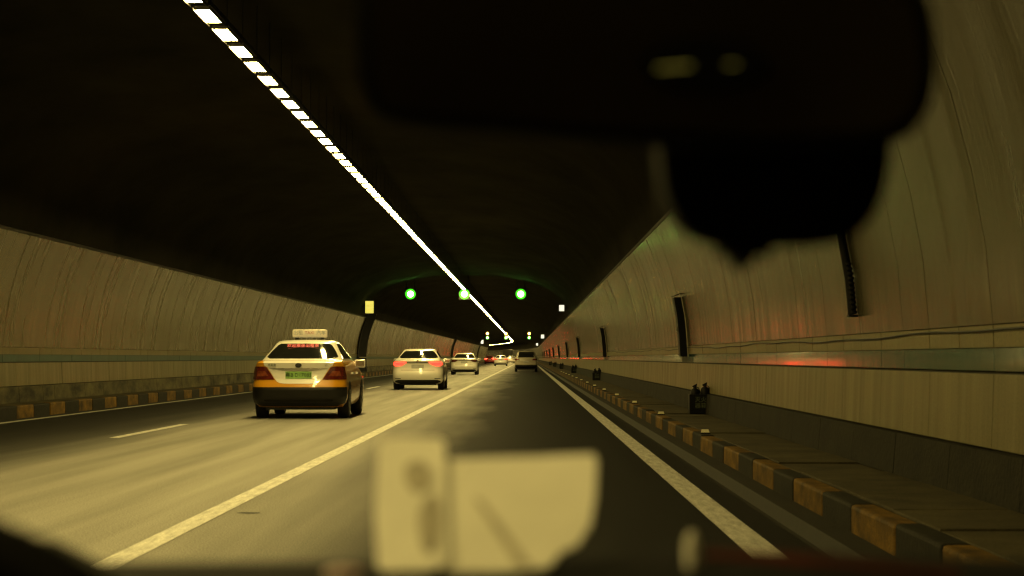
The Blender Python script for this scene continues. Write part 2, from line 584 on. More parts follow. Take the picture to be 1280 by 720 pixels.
# walls: dark backing, panels stand proud of it ---------------------------------------------------------------------------
PT = 0.022
BANDS = [('skirting_panel', 0.20, 0.535, M_SKIRT), ('lower_panel', 0.55, 1.04, M_PANEL_L), ('stripe_panel', 1.062, 1.212, M_TEAL),
         ('band_panel', 1.218, 1.365, M_BAND), ('upper_panel', 1.373, 3.68, M_PANEL)]
for side in ('right', 'left'):
    f = (lambda p: p) if side == 'right' else mir
    sg = -1 if side == 'right' else 1
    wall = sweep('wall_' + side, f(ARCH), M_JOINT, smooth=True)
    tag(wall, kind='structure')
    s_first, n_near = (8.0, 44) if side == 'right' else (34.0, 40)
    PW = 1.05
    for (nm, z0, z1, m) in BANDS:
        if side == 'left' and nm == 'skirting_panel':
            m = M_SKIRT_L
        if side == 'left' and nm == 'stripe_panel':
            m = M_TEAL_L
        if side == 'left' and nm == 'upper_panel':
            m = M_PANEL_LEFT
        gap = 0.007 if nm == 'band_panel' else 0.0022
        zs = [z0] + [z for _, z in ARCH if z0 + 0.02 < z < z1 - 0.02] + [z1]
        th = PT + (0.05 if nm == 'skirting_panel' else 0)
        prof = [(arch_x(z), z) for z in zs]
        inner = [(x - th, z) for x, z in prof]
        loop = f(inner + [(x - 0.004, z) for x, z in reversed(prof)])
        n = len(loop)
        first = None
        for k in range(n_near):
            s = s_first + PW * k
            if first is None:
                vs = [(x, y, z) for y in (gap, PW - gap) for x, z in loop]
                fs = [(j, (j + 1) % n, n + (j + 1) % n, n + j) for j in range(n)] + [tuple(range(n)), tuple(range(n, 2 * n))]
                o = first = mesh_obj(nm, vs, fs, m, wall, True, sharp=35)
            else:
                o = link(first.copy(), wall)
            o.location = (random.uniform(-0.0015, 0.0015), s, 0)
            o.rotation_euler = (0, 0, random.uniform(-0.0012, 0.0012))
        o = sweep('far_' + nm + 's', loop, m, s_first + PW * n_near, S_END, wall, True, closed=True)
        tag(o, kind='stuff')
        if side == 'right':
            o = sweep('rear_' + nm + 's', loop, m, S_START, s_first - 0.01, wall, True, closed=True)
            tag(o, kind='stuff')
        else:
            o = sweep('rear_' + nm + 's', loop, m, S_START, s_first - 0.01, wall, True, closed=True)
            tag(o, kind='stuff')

ceiling = sweep('ceiling', CROWN + list(reversed(mir(CROWN)))[1:], M_CEIL, smooth=True)
tag(ceiling, kind='structure')
# a ledge where panels end
for side, f in (('right', lambda p: p), ('left', mir)):
    g = sweep('panel_ledge', f([(2.53, 3.685), (2.49, 3.685), (2.47, 3.73), (2.50, 3.75)]), M_METAL, parent=ceiling)
for side, xx in (('end', 0),):
    vs = [P(S_START, x, z) for x, z in ARCH + CROWN[1:] + list(reversed(mir(CROWN)))[1:] + list(reversed(mir(ARCH)))[1:]]
    o = mesh_obj('tunnel_end', vs, [tuple(range(len(vs)))], M_CEIL)
    tag(o, kind='structure')
    vs = [P(S_END, x, z) for x, z in ARCH + CROWN[1:] + list(reversed(mir(CROWN)))[1:] + list(reversed(mir(ARCH)))[1:]]
    o = mesh_obj('tunnel_end', vs, [tuple(range(len(vs)))], M_CEIL)
    tag(o, kind='structure')

# thin cable sagging along the right wall, pinned at the band ---------------------------------------------------------------
mb = MB()
pts = []
s = 8.0
while s < 70:
    sag = 0.012 * math.sin(s * 0.55) + 0.008 * math.sin(s * 1.7)
    pts.append((arch_x(1.32) - PT - 0.012, s, 1.325 + sag))
    s += 0.8
mb.tube(pts, 0.009, 6)
o = mb.build('cable', M_CABLE)
tag(o, 'thin black cable running along the right wall above the teal stripe', 'cable')

# ------------------------------------------------------------------ ceiling lamps
LX, LZ, PITCH = -3.95, 5.38, 1.44


def make_lamp():
    root = empty('ceiling_lamp')
    hb = MB().box(-0.115, 0.115, -0.63, 0.63, 0.02, 0.10, ch=0.012)
    for sx in (-1, 1):
        hb.box(sx * 0.101 - 0.004, sx * 0.101 + 0.004, -0.63, 0.63, -0.028, 0.03)
    hb.build('housing', M_METAL, root)
    db = MB().box(-0.088, 0.088, -0.455, 0.455, 0.0, 0.0185)
    db.i = [0] + [1] * 5
    db.build('diffuser', M_LAMP, root, mats=[M_LAMP, M_LAMP_SIDE])
    r = MB()
    r.tube([(0, 0, 0.10), (0, 0, 0.90)], 0.007, 6)
    r.build('hanger', M_METAL, root)
    return root


lamp0 = make_lamp()
ORD = ['first', 'second', 'third', 'fourth', 'fifth', 'sixth', 'seventh', 'eighth', 'ninth', 'tenth', 'eleventh', 'twelfth',
       'thirteenth', 'fourteenth', 'fifteenth', 'sixteenth', 'seventeenth', 'eighteenth', 'nineteenth', 'twentieth']
L_FIRST = 24.65
k0 = -24
for k in range(k0, 276):
    s = L_FIRST + PITCH * k
    o = lamp0 if k == k0 else copy_tree(lamp0)
    o.location = P(s, LX, LZ)
    o.rotation_euler = (0, 0, frame(s)[2])
    if k < -1:
        lb = 'ceiling lamp of the bright row, overhead and out of the top of the picture'
    elif k == -1:
        lb = 'glowing ceiling lamp cut by the top edge, start of the bright row'
    elif k < 20:
        lb = 'glowing rectangular ceiling lamp, %s complete one below the top edge of the bright row' % ORD[k]
    else:
        lb = 'glowing ceiling lamp far along the row where the lamps merge into a line'
    tag(o, lb, 'ceiling lamp', 'row of ceiling lamps along the tunnel crown')
mb = MB()
s = L_FIRST + PITCH * 276
while s < 840:
    c, th = P(s, LX, LZ), frame(s)[2]
    b = MB().box(-0.088, 0.088, -0.455, 0.455, 0.0, 0.0185)
    b2 = MB().box(-0.115, 0.115, -0.63, 0.63, 0.02, 0.10)
    R = Matrix.Translation(c) @ Matrix.Rotation(th, 4, 'Z')
    mb.add([R @ Vector(v) for v in b.v], b.f, 1)
    mb.i[-6] = 0
    mb.add([R @ Vector(v) for v in b2.v], b2.f, 1)
    s += PITCH
o = mb.build('distant_ceiling_lamps', M_LAMP, mats=[M_LAMP, M_METAL])
tag(o, 'far end of the lamp row bending left with the tunnel', 'ceiling lamps', kind='stuff')


# ------------------------------------------------------------------ lane signals
def lane_signal(s, x, z, mats_, label, group, r=0.22):
    root = empty('lane_signal', P(s, x, z), frame(s)[2])
    tag(root, label, 'traffic light', group)
    n = len(mats_)
    hh = 0.36 * n
    MB().box(-0.36, 0.36, 0.0, 0.22, -hh, hh, ch=0.03).build('housing', M_METAL, root)
    for i, m in enumerate(mats_):
        zc = hh - 0.36 - 0.72 * i
        MB().lathe([(r * 0.60, -0.020), (r * 0.60, -0.013)], (0, -0.002, zc), 'y', 24).build('lens', m, root)
        MB().lathe([(r, -0.012), (r, 0.0)], (0, -0.002, zc), 'y', 24).build('lens_halo', M_GREEN_HALO if m is M_GREEN else M_AMBER_HALO, root)  # added glowing ring: the halo around the lens built as a disc
        vz = MB()
        for t in range(9):
            a0, a1 = math.pi * t / 9, math.pi * (t + 1) / 9
            q = [(math.cos(a) * rr, y, zc + math.sin(a) * rr) for a in (a0, a1) for rr, y in ((r + 0.03, 0.0), (r + 0.03, -0.18), (r + 0.045, -0.18), (r + 0.045, 0.0))]
            vz.add(q, [(0, 1, 5, 4), (1, 2, 6, 5), (2, 3, 7, 6), (3, 0, 4, 7)])
        vz.build('visor', M_METAL, root)
    for xx in (-0.25, 0.25):
        MB().tube([(xx, 0.11, hh), (xx, 0.11, hh + 1.2)], 0.025, 6).build('hanger', M_METAL, root)


for x, nm in ((-7.35, 'left'), (-3.98, 'middle'), (-0.45, 'right')):
    lane_signal(125.0, x, 5.12, [M_GREEN], 'nearer green signal light glowing above the %s lane' % nm, 'near row of green lane signals', 0.33)
for x, nm in ((-7.2, 'left'), (-3.9, 'middle'), (0.2, 'right')):
    lane_signal(355.0, x, 5.05, [M_AMBER, M_GREEN], 'distant amber and green signal light above the %s lane' % nm, 'far row of lane signals', 0.28)


# ------------------------------------------------------------------ lit exit signs beside the walls
def wall_sign(s, x, z, wd, ht, m, label, group, txt=None):
    root = empty('exit_sign', P(s, x, z), frame(s)[2])
    tag(root, label, 'sign', group)
    MB().box(-wd / 2 - .04, wd / 2 + .04, 0.0, 0.12, -ht / 2 - .04, ht / 2 + .04, ch=0.015).build('case', M_METAL, root)
    MB().box(-wd / 2, wd / 2, -0.012, -0.001, -ht / 2, ht / 2).build('face', m, root)
    if txt:
        for q, (t, zz) in enumerate(txt):
            text_mesh(t, 0.17, M_EXITTXT, 'lettering', root, (0, -0.016, zz), (math.pi / 2, 0, 0))
    side = 1 if x > MID else -1
    wx = arch_x(z) if side > 0 else 2 * MID - arch_x(z)
    MB().tube([(side * wd / 2, 0.06, 0.05), (wx - x + side * 0.02, 0.06, 0.05)], 0.03, 6).build('bracket', M_METAL, root)


wall_sign(122, -9.68, 4.23, 0.50, 0.74, M_EXIT_Y, 'yellow lit sign above the dark opening in the left wall', 'lit signs along the left wall', [('出口', 0.08), ('EXIT', -0.16)])
wall_sign(425, -9.75, 4.5, 0.55, 0.80, M_EXIT_W, 'small pale lit sign high on the far left wall', 'lit signs along the left wall')
wall_sign(120, 2.02, 4.12, 0.30, 0.36, M_EXIT_W, 'white lit sign high on the right wall, largest of its row', 'lit signs along the right wall')
wall_sign(275, 2.0, 4.05, 0.42, 0.50, M_EXIT_W, 'white lit sign on the right wall, second of its row', 'lit signs along the right wall')
wall_sign(440, 2.0, 4.05, 0.42, 0.50, M_EXIT_W, 'tiny white lit sign on the right wall, third of its row', 'lit signs along the right wall')


# ------------------------------------------------------------------ dark cross-passage doors in the left wall
def passage(s, ln, label):
    root = empty('passage_door', (0, s, 0))
    tag(root, label, 'door', 'dark openings in the left wall')
    zs = [0.22 + i * (4.05 - 0.22) / 20 for i in range(21)]
    n = len(zs)

    def shell(y0, y1, off, name, m):
        vs = []
        for y in (y0, y1):
            for z in zs:
                vs.append((2 * MID - arch_x(z) + off, y, z))
        for y in (y0, y1):
            for z in zs:
                vs.append((2 * MID - arch_x(z) + 0.075, y, z))
        fs = []
        for j in range(n - 1):
            fs.append((j, j + 1, n + j + 1, n + j))
            fs.append((j, j + 1, 2 * n + j + 1, 2 * n + j))
            fs.append((n + j, n + j + 1, 3 * n + j + 1, 3 * n + j))
        return mesh_obj(name, vs, fs, m, root, True, sharp=35)
    shell(0.06, ln - 0.06, 0.085, 'shutter', M_DARKDOOR)
    shell(-0.06, 0.055, 0.12, 'jamb', M_METAL)
    shell(ln - 0.055, ln + 0.06, 0.12, 'jamb', M_METAL)
    xx = 2 * MID - arch_x(1.15) + 0.13
    MB().box(xx, xx + 0.03, ln * 0.1, ln * 0.9, 1.15, 1.19).build('rail', M_TRIM, root)


passage(127.0, 6.4, 'tall curved dark opening in the left wall below the yellow sign')
passage(281.0, 6.0, 'dark curved door strip in the left wall beside the second white car')
passage(425.0, 6.0, 'farthest dark curved door strip in the left wall')


# ------------------------------------------------------------------ hose cabinets on the right wall
def make_cabinet():
    root = empty('wall_cabinet')
    zt = 1.14
    cb = MB()
    # a tall shallow box whose back follows the wall
    zs = [0.0, 0.45, 0.8, 1.14]
    vs, fs = [], []
    for y in (0.0, 0.42):
        for z in zs:
            b = arch_x(1.17 + z) - 3.08
            vs += [(b - 0.17, y, z), (b - 0.02, y, z)]
    n = len(zs)
    for j in range(n - 1):
        a = 2 * j
        fs += [(a, a + 1, a + 3, a + 2), (2 * n + a, 2 * n + a + 1, 2 * n + a + 3, 2 * n + a + 2), (a, a + 2, 2 * n + a + 2, 2 * n + a),
               (a + 1, a + 3, 2 * n + a + 3, 2 * n + a + 1)]
    fs += [(0, 1, 2 * n + 1, 2 * n), (2 * n - 2, 2 * n - 1, 4 * n - 1, 4 * n - 2)]
    mesh_obj('body', vs, fs, M_BOX, root)
    t = MB()
    t.tube([(arch_x(1.17 + z) - 3.08 - 0.022, -0.012, z) for z in zs], 0.012, 6)
    t.build('edge_trim', M_TRIM, root)
    xt = arch_x(1.17 + zt) - 3.08
    v = MB()
    v.add([(xt - 0.20, -0.03, zt + 0.006), (xt - 0.02, -0.03, zt + 0.07), (xt - 0.02, 0.44, zt + 0.07), (xt - 0.20, 0.44, zt + 0.006),
           (xt - 0.20, -0.03, zt + 0.02), (xt - 0.02, -0.03, zt + 0.09), (xt - 0.02, 0.44, zt + 0.09), (xt - 0.20, 0.44, zt + 0.02)],
          [(0, 1, 2, 3), (4, 5, 6, 7), (0, 1, 5, 4), (1, 2, 6, 5), (2, 3, 7, 6), (3, 0, 4, 7)])
    v.build('cover', M_BOX, root)
    xh = arch_x(1.75) - 3.08 - 0.17
    MB().box(xh - 0.035, xh - 0.002, 0.05, 0.10, 0.48, 0.58, ch=0.006).build('handle', M_GREYMETAL, root)
    MB().box(arch_x(1.1) - 3.08 - 0.13, arch_x(1.1) - 3.08 - 0.03, 0.06, 0.30, -0.10, -0.002).build('pipe_box', M_GREYMETAL, root)
    return root


cab0 = make_cabinet()
CABS = [38.5, 78, 117, 152, 192, 233, 274, 315, 356, 397]
names = ['nearest of its row, behind the pair of extinguishers', 'second of its row along the right wall', 'third of its row along the right wall',
         'fourth of its row along the right wall', 'fifth of its row along the right wall'] + ['thin distant stroke, %s of its row from the camera' % q for q in ('sixth', 'seventh', 'eighth', 'ninth', 'tenth')]
for i, s in enumerate(CABS):
    o = cab0 if i == 0 else copy_tree(cab0)
    o.location = P(s, 3.08, 1.17)
    tag(o, 'tall black wall cabinet, ' + names[i], 'cabinet', 'black cabinets on the right wall')
# vertical conduit with a ribbed end near the mirror
root = empty('wall_conduit', (0, 18.6, 0))
tag(root, 'dark vertical conduit hanging on the right wall below the dash camera', 'conduit')
MB().tube([(arch_x(z) - PT - 0.045, 0, z) for z in np.linspace(1.55, 3.6, 14)], 0.042, 10).build('pipe', M_BOX, root, True)
rb = MB()
for i in range(11):
    z = 1.56 + 0.045 * i
    rb.tube([(arch_x(z) - PT - 0.035, -0.05, z), (arch_x(z) - PT - 0.035, -0.05, z + 0.02)], 0.03, 8)
rb.build('ribbed_sleeve', M_GUT, root)
MB().box(arch_x(1.55) - 0.11, arch_x(1.55) - 0.025, -0.07, 0.05, 1.525, 1.548).build('end_cap', M_BOX, root)


# ------------------------------------------------------------------ extinguisher pairs on the walkway
def make_ext():
    root = empty('fire_extinguisher_box')
    b = MB().box(-0.19, 0.19, -0.11, 0.11, 0.0, 0.33, ch=0.012)
    b.build('box', M_BOX, root)
    for xx, dz in ((-0.085, -0.012), (0.085, 0.012)):
        e = MB()
        e.lathe([(0.075, 0.30), (0.075, 0.395 + dz), (0.06, 0.425 + dz), (0.028, 0.445 + dz), (0.024, 0.475 + dz)], (xx, 0, 0), 'z', 16)
        cy = e.build('extinguisher', M_BOX, root, True)
        h = MB()
        h.add([(xx - 0.05, -0.012, 0.475 + dz), (xx + 0.035, -0.012, 0.52 + dz), (xx + 0.035, 0.012, 0.52 + dz), (xx - 0.05, 0.012, 0.475 + dz),
               (xx - 0.03, -0.012, 0.455 + dz), (xx + 0.03, -0.012, 0.47 + dz), (xx + 0.03, 0.012, 0.47 + dz), (xx - 0.03, 0.012, 0.455 + dz)],
              [(0, 1, 2, 3), (4, 5, 6, 7), (0, 1, 5, 4), (1, 2, 6, 5), (2, 3, 7, 6), (3, 0, 4, 7)])
        h.tube([(xx + 0.02, 0, 0.46 + dz), (xx + 0.06, 0, 0.45 + dz), (xx + 0.08, 0, 0.40 + dz), (xx + 0.083, 0, 0.34)], 0.009, 6)
        h.build('valve_handle', M_BOX, cy)
    text_mesh('灭火\n器箱', 0.10, M_LETTER, 'lettering', root, (0, -0.113, 0.185), (math.pi / 2, 0, 0))
    return root


ext0 = make_ext()
for i, (s, xx) in enumerate(((33.8, 2.90), (83, 2.86), (124, 2.86), (170, 2.86), (212, 2.86), (254, 2.86))):
    o = ext0 if i == 0 else copy_tree(ext0)
    o.location = (xx, s, 0.204)
    o.rotation_euler = (0, 0, [0.04, -0.05, 0.03, 0.0, 0.02, 0.0][i])
    tag(o, ['black box of two fire extinguishers on the walkway, nearest one', 'black fire extinguisher box on the walkway, second from the camera',
            'black fire extinguisher box on the walkway, third from the camera', 'small black fire extinguisher box, fourth along the walkway',
            'small black fire extinguisher box, fifth along the walkway', 'farthest small black fire extinguisher box on the walkway'][i],
        'extinguisher', 'fire extinguisher boxes on the right walkway')

# kerb reflectors -------------------------------------------------------------------------------------------------------


def make_reflector():
    root = empty('kerb_reflector')
    MB().box(-0.06, 0.06, -0.05, 0.05, 0.0, 0.022, ch=0.006).build('base', M_GUT, root)
    MB().add([(-0.05, -0.045, 0.023), (0.05, -0.045, 0.023), (0.05, 0.045, 0.023), (-0.05, 0.045, 0.023), (-0.04, -0.02, 0.06), (0.04, -0.02, 0.06),
              (0.04, 0.02, 0.06), (-0.04, 0.02, 0.06)], [(0, 1, 2, 3), (4, 5, 6, 7), (0, 1, 5, 4), (1, 2, 6, 5), (2, 3, 7, 6), (3, 0, 4, 7)]).build('lens', M_REFLECT, root)
    return root


ref0 = make_reflector()
for i in range(14):
    s = 24.8 + 8.2 * i
    o = ref0 if i == 0 else copy_tree(ref0)
    o.location = (KR + 0.09, s, 0.203)
    tag(o, 'small pale reflector stud on the kerb top, %s from the camera' % ('nearest' if i == 0 else ORD[i]), 'reflector', 'reflector studs along the right kerb')


# ------------------------------------------------------------------ vehicles
class Car:
    """stacked plan outlines; y = 0 at the rear bumper, +y forward, z up."""

    def __init__(self, lev):
        self.lev = np.array(lev, float)         # z, y_rear, y_front, half width, rear radius, front radius, bow

    def p(self, z):
        return [np.interp(z, self.lev[:, 0], self.lev[:, i]) for i in range(1, 7)]

    def rear_y(self, x, z):
        yr, yf, hw, rr, rf, bow = self.p(z)
        ax = min(abs(x), hw)
        y = yr + bow * (ax / hw) ** 2
        q = ax - (hw - rr)
        if q > 0:
            y += rr - math.sqrt(max(0.0, rr * rr - q * q))
        return y

    def outline(self, z, n=10):
        yr, yf, hw, rr, rf, bow = self.p(z)
        half = []
        for t in np.linspace(0, 1, 9):
            x = (hw - rr) * t
            half.append((x, self.rear_y(x, z)))
        for a in np.linspace(0, math.pi / 2, n)[1:]:
            x = hw - rr + rr * math.sin(a)
            half.append((x, self.rear_y(x, z) if a < 1.5 else yr + bow + rr))
        ya, yb = yr + bow + rr, yf - rf - 0.12
        for t in np.linspace(0, 1, 14)[1:]:
            half.append((hw, ya + (yb - ya) * t))
        for a in np.linspace(0, math.pi / 2, n)[1:]:
            half.append((hw - rf + rf * math.cos(a), yb + rf * math.sin(a)))
        for t in np.linspace(1, 0, 7)[1:]:
            x = (hw - rf) * t
            half.append((x, yb + rf + 0.12 * (1 - t * t)))
        return half + [(-x, y) for x, y in reversed(half[1:-1])]

    def loft(self, z0, z1, name, m, parent, cap_top=False, cap_bot=False, grow=0.0):
        zs = sorted(set([z0, z1] + [z for z in self.lev[:, 0] if z0 < z < z1]))
        full = []
        for a, b in zip(zs[:-1], zs[1:]):
            k = max(1, int((b - a) / 0.06))
            full += [a + (b - a) * i / k for i in range(k)]
        full.append(zs[-1])
        vs, fs = [], []
        n = None
        for z in full:
            o = self.outline(z)
            n = len(o)
            cx, cy = 0.0, sum(p[1] for p in o) / n
            for x, y in o:
                if grow:
                    x += grow * (1 if x > 0 else -1 if x < 0 else 0)
                    y += grow * (1 if y > cy else -1)
                vs.append((x, y, z))
        for k in range(len(full) - 1):
            for j in range(n):
                fs.append((k * n + j, k * n + (j + 1) % n, (k + 1) * n + (j + 1) % n, (k + 1) * n + j))
        if cap_top:
            fs.append(tuple((len(full) - 1) * n + j for j in range(n)))
        if cap_bot:
            fs.append(tuple(range(n)))
        return mesh_obj(name, vs, fs, m, parent, True, sharp=38)

    def rear_patch(self, poly_l, poly_r, name, m, parent, off=0.006, rows=7, cols=13, depth=0.012):
        """poly_l / poly_r: [(z, x)] the left and right border"""
        zl, xl = zip(*poly_l)
        zr, xr = zip(*poly_r)
        z0, z1 = zl[0], zl[-1]
        zs = sorted(set(list(np.linspace(z0, z1, rows)) + list(zl) + list(zr)))
        F_, B_ = [], []
        e = 0.004
        for z in zs:
            a, b = np.interp(z, zl, xl), np.interp(z, zr, xr)
            for t in np.linspace(0, 1, cols):
                x = a + (b - a) * t
                hw = self.p(z)[2]
                x = max(-hw * 0.9995, min(hw * 0.9995, x))
                y = self.rear_y(x, z)
                fx = (self.rear_y(x + e, z) - self.rear_y(x - e, z)) / (2 * e)
                fz = (self.rear_y(x, z + e) - self.rear_y(x, z - e)) / (2 * e)
                fx = max(-4, min(4, fx))
                fz = max(-6, min(6, fz))
                nrm = Vector((fx, -1, fz)).normalized()
                pnt = Vector((x, y, z))
                F_.append(pnt + nrm * off)
                B_.append(pnt - nrm * depth)
        return grid_shell(name, F_, B_, len(zs), cols, m, parent)

    def side_patch(self, lo, hi, z0, z1, side, name, m, parent, off=0.006, rows=6, cols=10):
        """lo / hi: [(z, y)] rear and front border"""
        zs = np.linspace(z0, z1, rows)
        F_, B_ = [], []
        for z in zs:
            a, b = np.interp(z, *zip(*lo)), np.interp(z, *zip(*hi))
            hw = self.p(z)[2]
            for t in np.linspace(0, 1, cols):
                F_.append(Vector((side * (hw + off), a + (b - a) * t, z)))
                B_.append(Vector((side * (hw - 0.01), a + (b - a) * t, z)))
        return grid_shell(name, F_, B_, rows, cols, m, parent)


def grid_shell(name, F_, B_, R_, K_, m, parent):
    n = len(F_)
    fs = []
    for r in range(R_ - 1):
        for c in range(K_ - 1):
            a = r * K_ + c
            fs.append((a, a + 1, a + K_ + 1, a + K_))
    ring = [c for c in range(K_)] + [r * K_ + K_ - 1 for r in range(1, R_)] + [(R_ - 1) * K_ + c for c in range(K_ - 2, -1, -1)] + [r * K_ for r in range(R_ - 2, 0, -1)]
    for i in range(len(ring)):
        a, b = ring[i], ring[(i + 1) % len(ring)]
        fs.append((a, b, b + n, a + n))
    return mesh_obj(name, F_ + B_, fs, m, parent, True, sharp=40)


def sedan_levels(k=1.0, hw=0.88, top=1.48, L=4.65, belt=1.06):
    # z, y_rear, y_front, half width, rear radius, front radius, bow
    t = top
    return [
        (0.22, 0.22, L - 0.25, hw - 0.10, 0.20, 0.30, 0.06),
        (0.30, 0.08, L - 0.10, hw - 0.03, 0.22, 0.35, 0.07),
        (0.40, 0.03, L - 0.02, hw - 0.005, 0.24, 0.38, 0.08),
        (0.55, 0.00, L, hw, 0.24, 0.40, 0.08),
        (0.66, 0.03, L - 0.02, hw, 0.24, 0.42, 0.08),
        (0.74, 0.07, L - 0.06, hw - 0.005, 0.24, 0.42, 0.07),
        (0.86, 0.08, L - 0.35, hw - 0.02, 0.22, 0.42, 0.06),
        (0.97, 0.07, L - 0.90, hw - 0.05, 0.20, 0.42, 0.05),
        (belt - 0.025, 0.05, L - 1.25, hw - 0.08, 0.18, 0.38, 0.04),
        (belt, 0.09, L - 1.34, hw - 0.10, 0.16, 0.35, 0.04),
        (belt + 0.022, 0.46, L - 1.42, hw - 0.115, 0.16, 0.32, 0.12),
        (belt + 0.05, 0.54, L - 1.48, hw - 0.13, 0.16, 0.30, 0.15),
        (t - 0.20, 0.90, L - 1.85, hw - 0.23, 0.16, 0.26, 0.16),
        (t - 0.08, 1.12, L - 2.10, hw - 0.295, 0.16, 0.24, 0.17),
        (t - 0.035, 1.30, L - 2.25, hw - 0.34, 0.16, 0.24, 0.09),
        (t - 0.012, 1.48, L - 2.45, hw - 0.42, 0.16, 0.24, 0.09),
        (t, 1.75, L - 2.65, hw - 0.58, 0.14, 0.20, 0.06)]


def suv_levels(hw=0.92, top=1.68, L=4.6):
    t = top
    return [
        (0.28, 0.20, L - 0.25, hw - 0.10, 0.20, 0.30, 0.06),
        (0.36, 0.05, L - 0.10, hw - 0.03, 0.22, 0.35, 0.07),
        (0.48, 0.00, L, hw, 0.22, 0.38, 0.08),
        (0.66, 0.00, L, hw, 0.22, 0.40, 0.08),
        (0.74, 0.08, L - 0.03, hw - 0.005, 0.20, 0.42, 0.06),
        (0.95, 0.08, L - 0.30, hw - 0.02, 0.20, 0.42, 0.06),
        (1.05, 0.10, L - 0.75, hw - 0.05, 0.20, 0.40, 0.06),
        (1.14, 0.13, L - 1.15, hw - 0.08, 0.18, 0.38, 0.06),
        (t - 0.22, 0.34, L - 1.75, hw - 0.19, 0.16, 0.28, 0.07),
        (t - 0.09, 0.44, L - 2.05, hw - 0.25, 0.16, 0.26, 0.07),
        (t - 0.05, 0.30, L - 2.15, hw - 0.28, 0.14, 0.26, 0.07),
        (t - 0.015, 0.40, L - 2.3, hw - 0.36, 0.14, 0.24, 0.07),
        (t, 0.65, L - 2.5, hw - 0.52, 0.12, 0.20, 0.06)]


def sym(poly):
    return [(z, -x) for z, x in poly], poly


def wheels(root, hw, yr, yf, r=0.32):
    for side in (-1, 1):
        for yy in (yr, yf):
            wx = side * (hw - 0.105)
            wr_ = empty('wheel', (wx, yy, r))
            wr_.parent = root
            MB().lathe([(r - 0.05, -0.108), (r - 0.015, -0.10), (r, -0.08), (r, 0.08), (r - 0.015, 0.10), (r - 0.05, 0.108)], (0, 0, 0), 'x', 28).build('tyre', M_TYRE, wr_, True)
            rm = MB()
            ox = side * 0.102
            rm.lathe([(0.22, ox - side * 0.03), (0.22, ox + side * 0.012), (0.195, ox + side * 0.014), (0.19, ox)], (0, 0, 0), 'x', 24)
            for q in range(5):
                a = 2 * math.pi * q / 5
                ca, sa = math.cos(a), math.sin(a)
                vs = []
                for rr, hwid in ((0.02, 0.03), (0.2, 0.022)):
                    for d in (-1, 1):
                        for xx in (ox - side * 0.01, ox + side * 0.013):
                            vs.append((xx, ca * rr - sa * hwid * d, sa * rr + ca * hwid * d))
                rm.add(vs, [(0, 1, 3, 2), (4, 5, 7, 6), (0, 1, 5, 4), (2, 3, 7, 6), (0, 2, 6, 4), (1, 3, 7, 5)])
            rm.build('rim', M_RIM, wr_)
    return


def arches(car, root, yr, yf, r=0.39):
    for side in (-1, 1):
        for yy in (yr, yf):
            vs, fs = [(side * (car.p(0.4)[2] + 0.004), yy, 0.33)], []
            for q in range(17):
                a = math.pi * q / 16
                z = max(0.23, 0.32 + r * math.sin(a))
                vs.append((side * (car.p(min(z, 0.7))[2] + 0.004), yy + r * math.cos(a), z))
            fs = [(0, i, i + 1) for i in range(1, 17)]
            mesh_obj('wheel_arch', vs, fs, M_TYRE, root)


def mirrors(root, hw, y, z, m):
    for side in (-1, 1):
        b = MB().box(side * hw + (0.02 if side > 0 else -0.24), side * hw + (0.24 if side > 0 else -0.02), y - 0.07, y + 0.09, z - 0.07, z + 0.09, ch=0.035)
        g = b.build('door_mirror', m, root, True)
        x0 = side * hw + (0.05 if side > 0 else -0.22)
        MB().box(x0, x0 + 0.17, y - 0.076, y - 0.068, z - 0.045, z + 0.065).build('mirror_glass', M_CHROME, g)


